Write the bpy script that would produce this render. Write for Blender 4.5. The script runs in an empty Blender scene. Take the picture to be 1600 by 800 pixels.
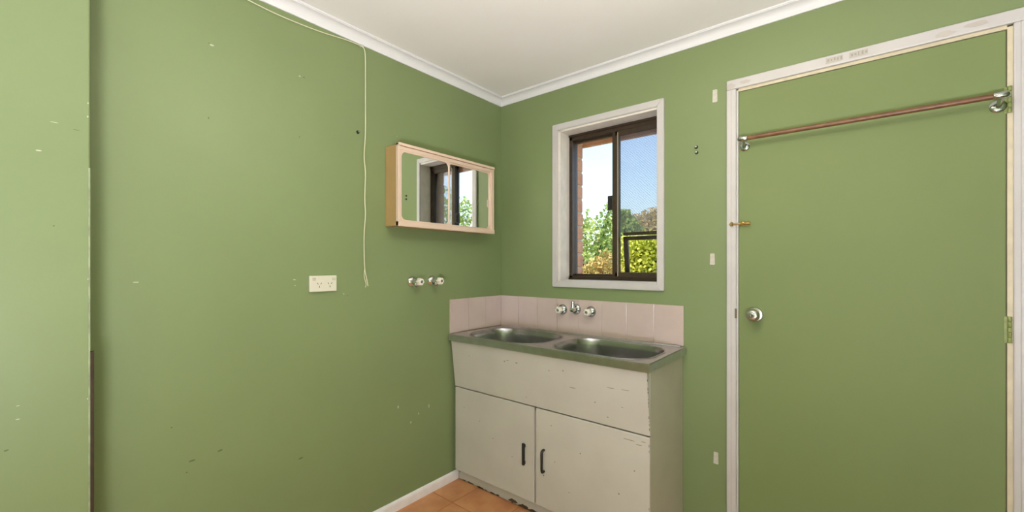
import bpy, bmesh, math, random
from mathutils import Vector, Matrix
random.seed(7)
S = bpy.context.scene
C = S.collection

# ------------------------------------------------------------------ camera
CAM = Vector((1.848, -2.145, 1.268))
YAW = 39.266            # degrees the view turns left from +y
FPX = 660.55            # focal length in pixels of the 1600 px frame
cd = bpy.data.cameras.new('camera'); cam = bpy.data.objects.new('camera', cd); C.objects.link(cam)
cam.location = CAM; cam.rotation_euler = (math.radians(90), 0, math.radians(YAW))
cd.sensor_fit = 'HORIZONTAL'; cd.sensor_width = 36.0; cd.lens = FPX / 1600 * 36.0
cd.shift_y = 14 / 1600; cd.clip_start = 0.02; cd.clip_end = 500
S.camera = cam

# ------------------------------------------------------------------ world, sun, exposure
w = bpy.data.worlds.new('world'); S.world = w; w.use_nodes = True
nt = w.node_tree; bg = nt.nodes['Background']
sky = nt.nodes.new('ShaderNodeTexSky'); sky.sky_type = 'NISHITA'
sky.sun_disc = False; sky.sun_elevation = math.radians(48); sky.sun_rotation = math.radians(215)
sky.air_density = 1.0; sky.dust_density = 3.0; sky.ozone_density = 1.0
nt.links.new(sky.outputs[0], bg.inputs[0]); bg.inputs[1].default_value = 0.55
sd = bpy.data.lights.new('sun', 'SUN'); sd.energy = 6.0; sd.angle = math.radians(0.6); sd.color = (1.0, 0.93, 0.8)
sun = bpy.data.objects.new('sun', sd); C.objects.link(sun); sun.rotation_euler = (math.radians(40), 0, math.radians(-32))
pd = bpy.data.lights.new('window_portal', 'AREA'); pd.shape = 'RECTANGLE'; pd.size = 0.6; pd.size_y = 0.9
po = bpy.data.objects.new('window_portal', pd); C.objects.link(po); po.location = (0.765, 0.17, 1.62)
po.rotation_euler = (math.radians(-90), 0, 0); pd.cycles.is_portal = True
FILL = Vector((1.50, -1.25, 2.14)); FILL_R = 0.09; FILL_E = 52.0; FILL_COL = (1.0, 0.92, 0.74)      # pendant globe added out of view as room fill
FILL2 = Vector((2.12, -2.72, 0.68)); FILL2_R = 0.28; FILL2_E = 118.0; FILL2_COL = (1.0, 0.95, 1.09)   # floor uplighter added out of view to brighten ceiling and walls
S.view_settings.view_transform = 'Standard'; S.view_settings.look = 'None'
S.view_settings.gamma = 1.0; S.view_settings.use_curve_mapping = False; S.view_settings.exposure = 0.0

# ------------------------------------------------------------------ materials
def lin(r, g, b):
    f = lambda c: (c/255/12.92) if c/255 <= 0.04045 else ((c/255 + 0.055)/1.055)**2.4
    return (f(r), f(g), f(b), 1.0)
def mat(name, col, rough=0.5, metal=0.0, var=0.0, vscale=4.0, bump=0.0, bscale=60.0, spec=0.5, col2=None, emit=None, es=0, coat=0):
    m = bpy.data.materials.new(name); m.use_nodes = True
    n = m.node_tree.nodes; l = m.node_tree.links; b = n['Principled BSDF']
    b.inputs['Base Color'].default_value = col; b.inputs['Roughness'].default_value = rough
    b.inputs['Metallic'].default_value = metal; b.inputs['Specular IOR Level'].default_value = spec
    b.inputs['Coat Weight'].default_value = coat
    tc = n.new('ShaderNodeTexCoord')
    if var > 0 or col2:
        nz = n.new('ShaderNodeTexNoise'); nz.inputs['Scale'].default_value = vscale; nz.inputs['Detail'].default_value = 5
        l.new(tc.outputs['Object'], nz.inputs['Vector'])
        mx = n.new('ShaderNodeMix'); mx.data_type = 'RGBA'
        c2 = col2 or tuple(min(1, c*(1-var)) for c in col[:3]) + (1,)
        mx.inputs['A'].default_value = col; mx.inputs['B'].default_value = c2
        rp = n.new('ShaderNodeMapRange'); rp.inputs['From Min'].default_value = 0.35; rp.inputs['From Max'].default_value = 0.65
        l.new(nz.outputs['Fac'], rp.inputs['Value']); l.new(rp.outputs['Result'], mx.inputs['Factor'])
        l.new(mx.outputs['Result'], b.inputs['Base Color'])
    if bump > 0:
        nb = n.new('ShaderNodeTexNoise'); nb.inputs['Scale'].default_value = bscale; nb.inputs['Detail'].default_value = 3
        l.new(tc.outputs['Object'], nb.inputs['Vector'])
        bp = n.new('ShaderNodeBump'); bp.inputs['Strength'].default_value = bump; bp.inputs['Distance'].default_value = 0.002
        l.new(nb.outputs['Fac'], bp.inputs['Height']); l.new(bp.outputs['Normal'], b.inputs['Normal'])
    if emit:
        b.inputs['Emission Color'].default_value = emit; b.inputs['Emission Strength'].default_value = es
    return m
M = {}
M['green'] = mat('green_wall_paint', (0.210, 0.272, 0.120, 1), 0.45, var=0.05, vscale=2.2, bump=0.12, bscale=90, spec=0.4)
M['door_green'] = mat('green_door_paint', (0.195, 0.252, 0.100, 1), 0.6, var=0.05, vscale=1.8, bump=0.08, bscale=60, spec=0.25)
M['hinge_green'] = mat('painted_over_hinge', (0.27, 0.33, 0.10, 1), 0.45, var=0.3, vscale=60)
M['ceiling'] = mat('white_ceiling_paint', (0.90, 0.885, 0.875, 1), 0.8, var=0.02, vscale=3)
M['cornice'] = mat('white_cornice_paint', (0.76, 0.76, 0.775, 1), 0.6)
M['trim'] = mat('white_trim_gloss', (0.57, 0.55, 0.535, 1), 0.4, var=0.05, vscale=12, bump=0.1, bscale=40)
M['jamb'] = mat('cream_jamb_timber', (0.66, 0.59, 0.42, 1), 0.5, var=0.15, vscale=20)
M['reveal'] = mat('cream_reveal_paint', (0.76, 0.72, 0.65, 1), 0.5, var=0.12, vscale=14)
M['skirt'] = mat('white_skirting_paint', (0.86, 0.83, 0.84, 1), 0.4, var=0.08, vscale=18)
M['cream'] = mat('chalky_cream_cabinet_paint', (0.530, 0.507, 0.450, 1), 0.5, var=0.07, vscale=5, bump=0.1, bscale=50)
M['cream_green_bounce'] = mat('cream_side_with_green_bounce', (0.50, 0.485, 0.385, 1), 0.5, var=0.08, vscale=5)  # cabinet cream with the walls' green bounce mixed into its colour
M['chip'] = mat('bare_brown_chipboard', lin(84, 62, 40), 0.85, var=0.4, vscale=80)
M['dark_timber'] = mat('dark_bare_timber', lin(62, 44, 28), 0.8, var=0.4, vscale=40)
M['edge_highlight'] = mat('pale_green_edge_highlight', (0.33, 0.39, 0.22, 1), 0.5, var=0.35, vscale=25)  # paler green stands for light catching the nib corner
M['pale_chip'] = mat('pale_plaster_chip', (0.50, 0.52, 0.38, 1), 0.8)
M['scuff'] = mat('dark_green_scuff', (0.11, 0.14, 0.055, 1), 0.7)
M['soot'] = mat('grey_brown_scuff', lin(120, 108, 84), 0.8)
M['dark'] = mat('dark_void', (0.02, 0.018, 0.015, 1), 0.9)
M['black'] = mat('black_plastic', (0.012, 0.012, 0.012, 1), 0.45)
M['steel'] = mat('brushed_stainless_steel', (0.56, 0.56, 0.56, 1), 0.28, 1.0, var=0.12, vscale=25, bump=0.03, bscale=200)
M['bowl'] = mat('pressed_stainless_bowl', (0.42, 0.42, 0.43, 1), 0.24, 1.0, var=0.15, vscale=14)
M['chrome'] = mat('chrome_plate', (0.72, 0.72, 0.72, 1), 0.08, 1.0)
M['old_chrome'] = mat('dull_chrome_plate', (0.52, 0.54, 0.52, 1), 0.2, 1.0, var=0.2, vscale=90)
M['nickel'] = mat('satin_nickel', (0.50, 0.49, 0.44, 1), 0.28, 1.0)
M['brass'] = mat('worn_brass', (0.62, 0.42, 0.16, 1), 0.3, 1.0, var=0.4, vscale=120)
M['acrylic'] = mat('ivory_acrylic_tap_handle', (0.80, 0.76, 0.66, 1), 0.1, coat=0.6)
M['tile'] = mat('pale_pink_glazed_tile', (0.57, 0.455, 0.415, 1), 0.22, var=0.07, vscale=9, spec=0.5, coat=0.2)
M['grout'] = mat('pale_pink_grout', (0.52, 0.43, 0.39, 1), 0.9)
M['floor_tile'] = mat('terracotta_floor_tile', lin(204, 146, 98), 0.4, col2=lin(184, 122, 80), vscale=9, bump=0.1, bscale=30)
M['floor_grout'] = mat('brown_floor_grout', lin(160, 112, 76), 0.9)
M['peach'] = mat('aged_peach_plastic', (0.72, 0.55, 0.43, 1), 0.35, var=0.06, vscale=8)
M['ochre'] = mat('yellowed_shaded_plastic_side', (0.46, 0.30, 0.125, 1), 0.4, var=0.08, vscale=6)  # aged yellow plus the side's shade and green bounce, put into the colour
M['mirror'] = mat('mirror_silver', (0.90, 0.92, 0.91, 1), 0.015, 1.0)
M['ivory'] = mat('ivory_plastic', (0.68, 0.66, 0.53, 1), 0.3)
M['switch'] = mat('greyed_ivory_switch', (0.56, 0.54, 0.43, 1), 0.35)
M['cord'] = mat('cream_cord', (0.68, 0.66, 0.47, 1), 0.6)
M['bronze'] = mat('bronze_anodised_aluminium', (0.045, 0.027, 0.014, 1), 0.42, 0.0, var=0.3, vscale=30)
M['gold'] = mat('pale_bronze_seal', (0.45, 0.36, 0.18, 1), 0.4, 0.3)
M['rail_wood'] = mat('varnished_dowel', lin(124, 84, 54), 0.35, col2=lin(100, 64, 40), vscale=30)
M['paper'] = mat('off_white_tape', (0.60, 0.57, 0.49, 1), 0.7, var=0.15, vscale=60)
M['sticker'] = mat('grey_print_sticker', (0.50, 0.47, 0.42, 1), 0.6, var=0.15, vscale=160)
M['print'] = mat('faded_print', (0.34, 0.32, 0.28, 1), 0.7)
M['filler'] = mat('smeared_filler', (0.53, 0.49, 0.45, 1), 0.8, var=0.08, vscale=30)
M['brick'] = mat('salmon_brick', lin(226, 178, 146), 0.85, col2=lin(206, 150, 118), vscale=14, bump=0.5, bscale=80)
M['mortar'] = mat('pale_mortar', lin(200, 184, 164), 0.95)
M['eave'] = mat('stained_eave_timber', lin(216, 158, 100), 0.6, var=0.2, vscale=12)
M['soffit'] = mat('eave_lining', lin(190, 160, 125), 0.7)
M['bark'] = mat('grey_brown_bark', lin(80, 64, 50), 0.9, var=0.3, vscale=20)
M['ground'] = mat('dry_grass_ground', lin(120, 112, 84), 0.95, col2=lin(140, 124, 96), vscale=1.5)
M['roof'] = mat('terracotta_roof_tiles', lin(176, 122, 92), 0.8, var=0.2, vscale=5)
def leafmat(name, a, b):
    m = mat(name, a, 0.5, col2=b, vscale=3.5)
    n = m.node_tree.nodes; l = m.node_tree.links; p = n['Principled BSDF']
    tr = n.new('ShaderNodeBsdfTranslucent'); mx = n.new('ShaderNodeMixShader'); mx.inputs[0].default_value = 0.35
    src = p.inputs['Base Color'].links[0].from_socket; l.new(src, tr.inputs['Color'])
    l.new(p.outputs[0], mx.inputs[1]); l.new(tr.outputs[0], mx.inputs[2]); l.new(mx.outputs[0], n['Material Output'].inputs[0])
    return m
M['leaf_green'] = leafmat('mid_green_leaves', lin(116, 146, 70), lin(164, 182, 98))
M['leaf_lime'] = leafmat('yellow_green_leaves', lin(158, 172, 46), lin(198, 200, 84))
M['leaf_olive'] = leafmat('dry_olive_leaves', lin(172, 156, 104), lin(196, 176, 130))
M['leaf_fresh'] = leafmat('fresh_green_leaves', lin(126, 154, 66), lin(168, 186, 92))
M['leaf_dry'] = leafmat('straw_leaves', lin(196, 168, 100), lin(146, 140, 76))
def glassmat():
    m = bpy.data.materials.new('window_glass'); m.use_nodes = True
    n = m.node_tree.nodes; l = m.node_tree.links; n.remove(n['Principled BSDF'])
    t = n.new('ShaderNodeBsdfTransparent'); t.inputs[0].default_value = (0.97, 0.98, 0.98, 1)
    g = n.new('ShaderNodeBsdfGlossy'); g.inputs['Roughness'].default_value = 0.02
    fr = n.new('ShaderNodeFresnel'); fr.inputs[0].default_value = 1.3
    mx = n.new('ShaderNodeMixShader'); l.new(fr.outputs[0], mx.inputs[0]); l.new(t.outputs[0], mx.inputs[1]); l.new(g.outputs[0], mx.inputs[2])
    l.new(mx.outputs[0], n['Material Output'].inputs[0]); return m
M['glass'] = glassmat()
def screenmat():
    m = bpy.data.materials.new('fly_screen_mesh'); m.use_nodes = True
    n = m.node_tree.nodes; l = m.node_tree.links; p = n['Principled BSDF']
    p.inputs['Base Color'].default_value = (0.16, 0.18, 0.21, 1); p.inputs['Roughness'].default_value = 0.7
    t = n.new('ShaderNodeBsdfTransparent'); mx = n.new('ShaderNodeMixShader')
    tc = n.new('ShaderNodeTexCoord'); wv = n.new('ShaderNodeTexWave'); wv.bands_direction = 'DIAGONAL'
    wv.inputs['Scale'].default_value = 42; wv.inputs['Distortion'].default_value = 3; wv.inputs['Detail'].default_value = 1
    l.new(tc.outputs['Object'], wv.inputs['Vector'])
    mr = n.new('ShaderNodeMapRange'); mr.inputs['To Min'].default_value = 0.32; mr.inputs['To Max'].default_value = 0.40
    l.new(wv.outputs['Fac'], mr.inputs['Value']); l.new(mr.outputs[0], mx.inputs[0])
    l.new(t.outputs[0], mx.inputs[1]); l.new(p.outputs[0], mx.inputs[2]); l.new(mx.outputs[0], n['Material Output'].inputs[0]); return m
M['screen'] = screenmat()
M['fill_globe'] = mat('fill_opal_glass', (0.9, 0.9, 0.85, 1), 0.3, emit=FILL_COL + (1,), es=FILL_E)  # glow of the added pendant
M['fill_uplight'] = mat('fill_uplighter_diffuser', (0.9, 0.9, 0.88, 1), 0.4, emit=FILL2_COL + (1,), es=FILL2_E)  # glow of the added uplighter

# ------------------------------------------------------------------ mesh helpers (world coordinates)
def box(bm, x0, x1, y0, y1, z0, z1, bev=0.0, seg=1):
    r = bmesh.ops.create_cube(bm, size=1.0)
    vs = r['verts']
    for v in vs:
        v.co = Vector((x0 + (v.co.x+.5)*(x1-x0), y0 + (v.co.y+.5)*(y1-y0), z0 + (v.co.z+.5)*(z1-z0)))
    if bev > 0:
        es = list({e for v in vs for e in v.link_edges})
        bmesh.ops.bevel(bm, geom=es, offset=bev, segments=seg, affect='EDGES', profile=0.5)
    return bm
def lathe(bm, origin, axis, prof, seg=28, facets=None):
    """prof = [(radius, distance along axis)]"""
    a = Vector(axis).normalized(); u = a.orthogonal().normalized(); v = a.cross(u)
    o = Vector(origin); rings = []
    for r, d in prof:
        if r < 1e-6: rings.append([bm.verts.new(o + a*d)])
        else: rings.append([bm.verts.new(o + a*d + (u*math.cos(2*math.pi*i/seg) + v*math.sin(2*math.pi*i/seg))*r*(facets(i) if facets else 1)) for i in range(seg)])
    for A, B in zip(rings, rings[1:]):
        for i in range(seg):
            j = (i+1) % seg
            if len(A) == 1 and len(B) == 1: continue
            if len(A) == 1: bm.faces.new((A[0], B[i], B[j]))
            elif len(B) == 1: bm.faces.new((A[i], B[0], A[j]))
            else: bm.faces.new((A[i], B[i], B[j], A[j]))
    for R_ in (rings[0], rings[-1]):
        if len(R_) > 1: bm.faces.new(R_)
    return bm
def tube(bm, pts, r, seg=10, taper=None):
    pts = [Vector(p) for p in pts]; n = len(pts); rings = []
    ref = None
    for i, p in enumerate(pts):
        d = (pts[min(i+1, n-1)] - pts[max(i-1, 0)]).normalized()
        if ref is None: ref = d.orthogonal().normalized()
        ref = (ref - d*ref.dot(d)).normalized(); b = d.cross(ref)
        rr = r if taper is None else r + (taper-r)*i/(n-1)
        rings.append([bm.verts.new(p + (ref*math.cos(2*math.pi*k/seg) + b*math.sin(2*math.pi*k/seg))*rr) for k in range(seg)])
    for A, B in zip(rings, rings[1:]):
        for k in range(seg): bm.faces.new((A[k], A[(k+1) % seg], B[(k+1) % seg], B[k]))
    bm.faces.new(rings[0][::-1]); bm.faces.new(rings[-1])
    return bm
def smooth_path(pts, n=6):
    P = [Vector(p) for p in pts]; out = []
    for i in range(len(P)-1):
        p0, p1, p2, p3 = P[max(i-1, 0)], P[i], P[i+1], P[min(i+2, len(P)-1)]
        for k in range(n):
            t = k/n
            out.append(0.5*((2*p1) + (p2-p0)*t + (2*p0-5*p1+4*p2-p3)*t*t + (3*p1-p0-3*p2+p3)*t**3))
    out.append(P[-1]); return out
def prism(bm, prof, place, t0, t1):
    """extrude a closed 2-D profile; place(a, b, t) gives the point"""
    A = [bm.verts.new(place(a, b, t0)) for a, b in prof]; B = [bm.verts.new(place(a, b, t1)) for a, b in prof]
    n = len(prof)
    for i in range(n): bm.faces.new((A[i], A[(i+1) % n], B[(i+1) % n], B[i]))
    bm.faces.new(A[::-1]); bm.faces.new(B)
    return bm
def rrect(cx, cy, hx, hy, r, n=8):
    out = []
    for sx, sy, a0 in ((1, 1, 0), (-1, 1, 90), (-1, -1, 180), (1, -1, 270)):
        for k in range(n+1):
            a = math.radians(a0 + 90*k/n)
            out.append((cx + sx*(hx-r) + r*math.cos(a), cy + sy*(hy-r) + r*math.sin(a)))
    return out
def wloc(o):
    return o.location + (wloc(o.parent) if o.parent else Vector((0, 0, 0)))
def obj(name, bm, m, parent=None, smooth=False, origin=None, kind=None, label=None):
    bmesh.ops.recalc_face_normals(bm, faces=bm.faces)
    me = bpy.data.meshes.new(name)
    o = bpy.data.objects.new(name, me); C.objects.link(o)
    if origin is not None: loc = Vector(origin)
    elif parent is not None: loc = wloc(parent)
    else: loc = Vector((0, 0, 0))
    bmesh.ops.translate(bm, verts=bm.verts, vec=-loc)
    bm.to_mesh(me); bm.free()
    me.materials.append(M[m] if isinstance(m, str) else m)
    if smooth:
        me.shade_smooth() if hasattr(me, 'shade_smooth') else [setattr(p, 'use_smooth', True) for p in me.polygons]
        me.set_sharp_from_angle(angle=math.radians(35))
    if parent is not None:
        o.parent = parent; o.location = loc - wloc(parent)
    else: o.location = loc
    if kind: o['kind'] = kind
    if label: o['label'] = label
    return o
def B(): return bmesh.new()
def thing(name, label, cat, loc, group=None, kind=None):
    o = bpy.data.objects.new(name, None); C.objects.link(o); o.location = loc; o.empty_display_size = 0.05
    o['label'] = label; o['category'] = cat
    if group: o['group'] = group
    if kind: o['kind'] = kind
    return o
def struct(o, label, cat):
    o['kind'] = 'structure'; o['label'] = label; o['category'] = cat; return o
def tag(o, label, cat, group=None):
    o['label'] = label; o['category'] = cat
    if group: o['group'] = group
    return o

# ------------------------------------------------------------------ the room shell
H = 2.371; RX = 2.62; RY = -3.6; NX = 0.12; NY = -1.970
WX0, WX1, WZ0, WZ1 = 0.466, 1.064, 1.172, 2.071     # window opening
DX0, DX1, DZ1 = 1.420, 2.250, 2.068                 # door opening
wl = struct(obj('wall_left', box(B(), -0.12, 0, RY-0.1, 0.10, -0.02, H+0.02), 'green'), 'sage green painted wall behind the mirror cabinet and power outlet', 'wall')
bm = B(); z0 = -0.02
box(bm, 0, WX0, 0, 0.10, z0, H+0.02); box(bm, WX1, DX0, 0, 0.10, z0, H+0.02); box(bm, WX0, WX1, 0, 0.10, z0, WZ0)
box(bm, WX0, WX1, 0, 0.10, WZ1, H+0.02); box(bm, DX0, DX1, 0, 0.10, DZ1, H+0.02); box(bm, DX1, RX+0.12, 0, 0.10, z0, H+0.02)
wb = struct(obj('wall_back', bm, 'green'), 'green painted wall holding the small window and the door', 'wall')
struct(obj('wall_right', box(B(), RX, RX+0.12, RY-0.1, 0, z0, H+0.02), 'green'), 'green painted side wall beyond the door frame', 'wall')
struct(obj('wall_rear', box(B(), 0, RX, RY-0.12, RY, z0, H+0.02), 'green'), 'green painted wall closing the room behind the camera', 'wall')
wn = struct(obj('wall_nib', box(B(), 0.0, NX, RY, NY, z0, H+0.02, 0.004, 2), 'green'), 'green wall nib with a sharp corner in the left foreground', 'wall')
bm = B()
prism(bm, [(NX-.001, NY+.0005), (NX-.001, NY+.0085), (NX-.017, NY+.0105), (NX-.017, NY+.0005)], lambda a, b, t: Vector((a, b, t)), 0.0, 1.015)
ts = obj('timber_strip', bm, 'dark_timber', wn, label='dark bare timber strip along the lower corner')
obj('highlight_strip', box(B(), NX-.003, NX+.0008, NY-.0035, NY+.0008, 0.0, 1.55, .0005), 'edge_highlight', wn)  # bright corner highlight painted as a thin pale strip
struct(obj('ceiling', box(B(), -0.12, RX+0.12, RY-0.12, 0.3, H, H+0.12), 'ceiling'), 'flat white painted ceiling', 'ceiling')
fl = struct(obj('floor', box(B(), 0, RX, RY, 0, -0.06, -0.004), 'floor_grout'), 'terracotta tiled laundry floor', 'floor')
T = 0.30; gx, gy = 0.173, -0.598
tm = None; i0 = -1
for i in range(-1, 9):
    for j in range(-11, 3):
        x0, x1 = max(0.001, gx+i*T), min(RX-0.001, gx+(i+1)*T); y0, y1 = max(RY+0.001, gy+j*T), min(-0.001, gy+(j+1)*T)
        if x1-x0 < 0.02 or y1-y0 < 0.02: continue
        full = abs(x1-x0-T) < 1e-4 and abs(y1-y0-T) < 1e-4
        if x1 < NX and y1 < NY: continue
        g = 0.002
        if full and tm:
            o = bpy.data.objects.new('floor_tile', tm); C.objects.link(o); o.parent = fl
            o.location = (x0, y0, random.uniform(-0.0006, 0.0))
        else:
            o = obj('floor_tile', box(B(), x0+g, x1-g, y0+g, y1-g, -0.005, 0.0, 0.0012), 'floor_tile', fl, origin=(x0, y0, 0))
            if full: tm = o.data
# skirting
def skirt(name, label, pl, t0, t1):
    prof = [(0, 0), (0.011, 0), (0.012, 0.038), (0.010, 0.046), (0.005, 0.052), (0, 0.053)]
    return struct(obj(name, prism(B(), prof, pl, t0, t1), 'skirt', smooth=False), label, 'baseboard')
skirt('baseboard_left', 'white rounded skirting board along the green wall left of the sink cabinet', lambda a, b, t: Vector((a, t, b)), NY, -0.40)
skirt('baseboard_back', 'white skirting board between sink cabinet and door frame', lambda a, b, t: Vector((t, -a, b)), 1.20, 1.375)
skirt('baseboard_right', 'white skirting board along the side wall beside the door', lambda a, b, t: Vector((RX-a, t, b)), RY, -0.02)
# cornice
def cove():
    d = 0.047; p = [(0, 0), (0.004, 0), (0.005, -0.002)]
    p = [(0.0, H-d), (0.006, H-d)]
    for k in range(9):
        a = math.radians(90*k/8)
        p.append((d-0.006-(d-0.014)*math.cos(a), H-d+0.004+(d-0.014)*math.sin(a)))
    p += [(d-0.004, H-0.010), (d-0.004, H-0.006), (d, H-0.006), (d, H), (0, H)]
    return p
struct(obj('trim_1', prism(B(), cove(), lambda a, b, t: Vector((a, t, b)), NY, 0.0), 'cornice', smooth=True), 'white coved cornice along the top of the left green wall', 'cornice')
struct(obj('trim_2', prism(B(), cove(), lambda a, b, t: Vector((t, -a, b)), 0.0, RX), 'cornice', smooth=True), 'white coved cornice above the window and door', 'cornice')
struct(obj('trim_3', prism(B(), cove(), lambda a, b, t: Vector((RX-a, t, b)), RY, 0.0), 'cornice', smooth=True), 'white coved cornice along the side wall right of the door', 'cornice')

# ------------------------------------------------------------------ window
def frame_pieces(parent, name, x0, x1, z0, z1, t, ya, yb, m, bev=0.002, sides='LRTB'):
    """mitred picture-frame pieces, outer rectangle x0..x1,z0..z1, width t"""
    def piece(q):
        bm = B(); A = [bm.verts.new((x, ya, z)) for x, z in q]; D = [bm.verts.new((x, yb, z)) for x, z in q]
        for i in range(4): bm.faces.new((A[i], A[(i+1) % 4], D[(i+1) % 4], D[i]))
        bm.faces.new(A); bm.faces.new(D[::-1])
        bmesh.ops.recalc_face_normals(bm, faces=bm.faces)
        bmesh.ops.bevel(bm, geom=list(bm.edges), offset=bev, segments=2, affect='EDGES')
        return obj(name, bm, m, parent)
    r = []
    if 'L' in sides: r.append(piece([(x0, z0), (x0+t, z0+t), (x0+t, z1-t), (x0, z1)]))
    if 'R' in sides: r.append(piece([(x1, z0), (x1, z1), (x1-t, z1-t), (x1-t, z0+t)]))
    if 'T' in sides: r.append(piece([(x0, z1), (x0+t, z1-t), (x1-t, z1-t), (x1, z1)]))
    if 'B' in sides: r.append(piece([(x0, z0), (x1, z0), (x1-t, z0+t), (x0+t, z0+t)]))
    return r
a = thing('trim_4', 'white painted timber architrave around the small window', 'window trim', (0.757, 0, 1.13), kind='structure')
frame_pieces(a, 'architrave_board', 0.420, 1.093, 1.137, 2.110, 0.036, -0.016, 0.0, 'trim', 0.003)
wd = thing('window_1', 'bronze aluminium sliding window in a deep cream reveal above the sink', 'window', (0.765, 0.1, WZ0), kind='structure')
obj('reveal_jamb', box(B(), WX0-0.012, WX0+0.006, -0.004, 0.105, WZ0, WZ1), 'reveal', wd)
obj('reveal_jamb', box(B(), WX1-0.006, WX1+0.012, -0.004, 0.105, WZ0, WZ1), 'reveal', wd)
obj('reveal_head', box(B(), WX0, WX1, -0.004, 0.105, WZ1-0.008, WZ1+0.012), 'reveal', wd)
obj('sill', box(B(), WX0, WX1, -0.004, 0.105, WZ0-0.012, WZ0+0.008), 'trim', wd)
FX0, FX1, FZ0, FZ1 = 0.472, 1.058, 1.180, 2.063
fy0, fy1 = 0.095, 0.160
obj('frame_jamb', box(B(), FX0, FX0+0.022, fy0, fy1, FZ0, FZ1, 0.002), 'bronze', wd)
obj('frame_jamb', box(B(), FX1-0.022, FX1, fy0, fy1, FZ0, FZ1, 0.002), 'bronze', wd)
bm = B(); box(bm, FX0, FX1, fy0, fy1, FZ1-0.034, FZ1, 0.002); box(bm, FX0, FX1, fy0-0.006, fy0+0.004, FZ1-0.012, FZ1)
obj('frame_head', bm, 'bronze', wd)
bm = B(); box(bm, FX0, FX1, fy0, fy1, FZ0, FZ0+0.024, 0.002); box(bm, FX0, FX1, fy0-0.006, fy0+0.004, FZ0, FZ0+0.010)
obj('frame_sill', bm, 'bronze', wd)
# left fixed sash (outer track) and right sliding sash (inner track)
s1 = obj('sash', box(B(), 0.762, 0.786, 0.128, 0.150, FZ0+0.02, FZ1-0.03, 0.002), 'bronze', wd, label='left sash')
bm = B(); box(bm, FX0+0.018, FX0+0.0235, 0.128, 0.150, FZ0+0.02, FZ1-0.03, 0.001)
box(bm, FX0+0.018, 0.775, 0.128, 0.150, FZ0+0.02, FZ0+0.034, 0.001); box(bm, FX0+0.018, 0.775, 0.128, 0.150, FZ1-0.046, FZ1-0.03, 0.001)
obj('sash_rail', bm, 'bronze', s1)
obj('glass_pane', box(B(), FX0+0.022, 0.775, 0.137, 0.141, FZ0+0.026, FZ1-0.034), 'glass', s1)
s2 = obj('sash', box(B(), 0.757, 0.793, 0.098, 0.120, FZ0+0.02, FZ1-0.03, 0.002), 'bronze', wd, label='right sash')
bm = B(); box(bm, FX1-0.040, FX1-0.018, 0.098, 0.120, FZ0+0.02, FZ1-0.03, 0.001)
box(bm, 0.775, FX1-0.018, 0.098, 0.120, FZ0+0.02, FZ0+0.046, 0.001); box(bm, 0.775, FX1-0.018, 0.098, 0.120, FZ1-0.058, FZ1-0.03, 0.001)
obj('sash_rail', bm, 'bronze', s2)
obj('seal_strip', box(B(), 0.789, 0.794, 0.0965, 0.099, FZ0+0.022, FZ1-0.04), 'gold', s2)
obj('glass_pane', box(B(), 0.785, FX1-0.022, 0.107, 0.111, FZ0+0.03, FZ1-0.034), 'glass', s2)
bm = B(); box(bm, 0.726, 0.759, 0.100, 0.122, 1.586, 1.668, 0.004, 2); box(bm, 0.732, 0.752, 0.092, 0.101, 1.598, 1.656, 0.003)
obj('latch_handle', bm, 'black', wd)
# fly screen and little awning frame outside the right half
bm = B(); box(bm, 0.800, FX1-0.02, 0.150, 0.160, 1.437, 1.455, 0.001)
obj('transom_bar', bm, 'bronze', wd)
obj('fly_screen', box(B(), 0.764, FX1-0.02, 0.153, 0.1545, 1.455, FZ1-0.04), 'screen', wd)
aw = bpy.data.objects.new('awning_flap', None); C.objects.link(aw); aw.parent = wd; aw.location = Vector((0.92, 0.165, 1.43)) - wloc(wd); aw.empty_display_size = 0.02
for q in ([0.795, 0.822, 1.202, 1.432], [1.02, 1.045, 1.202, 1.432], [0.795, 1.045, 1.410, 1.432], [0.795, 1.045, 1.202, 1.216]):
    obj('flap_rail', box(B(), q[0], q[1], 0.160, 0.176, q[2], q[3], 0.001), 'bronze', aw)
aw.rotation_euler = (math.radians(7), 0, 0)

# ------------------------------------------------------------------ outside: brick skin, eave, garden
ex = struct(obj('wall_exterior', box(B(), -1.2, 0.40, 0.168, 0.232, -0.5, 2.9), 'mortar'), 'salmon brick outer skin seen beside the window', 'wall')
bm = B(); box(bm, 0.40, 0.482, 0.169, 0.231, 0.6, 2.3); box(bm, 1.050, 1.13, 0.169, 0.231, 0.6, 2.3); box(bm, 1.13, 2.7, 0.168, 0.232, -0.5, 2.9)
box(bm, 0.40, 1.13, 0.169, 0.231, 0.0, 1.08); box(bm, 0.40, 1.13, 0.168, 0.232, 2.20, 2.9)
obj('mortar_bed', bm, 'mortar', ex)
bmesh_cache = {}
for side in (0, 1):
    for k in range(13):
        zb = 1.085 + k*0.0862; L = 0.22 if k % 2 else 0.108
        x0, x1 = (0.487-L, 0.487) if side == 0 else (1.045, 1.045+L)
        if L not in bmesh_cache:
            o = obj('brick', box(B(), 0, L, 0.163, 0.238, 0, 0.0755, 0.004), 'brick', ex, origin=(0, 0, 0)); bmesh_cache[L] = o.data
        else:
            o = bpy.data.objects.new('brick', bmesh_cache[L]); C.objects.link(o); o.parent = ex
        o.location = (x0 + random.uniform(-0.002, 0.002), random.uniform(-0.002, 0.003), zb)
sb = None
for k in range(8):
    x0 = 0.474 + k*0.0735
    if sb is None: o = obj('sill_brick', box(B(), 0, 0.068, 0.163, 0.262, 1.085, 1.165, 0.004), 'brick', ex, origin=(0, 0, 0)); sb = o.data
    else: o = bpy.data.objects.new('sill_brick', sb); C.objects.link(o); o.parent = ex
    o.location = (x0, 0, 0)
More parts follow.
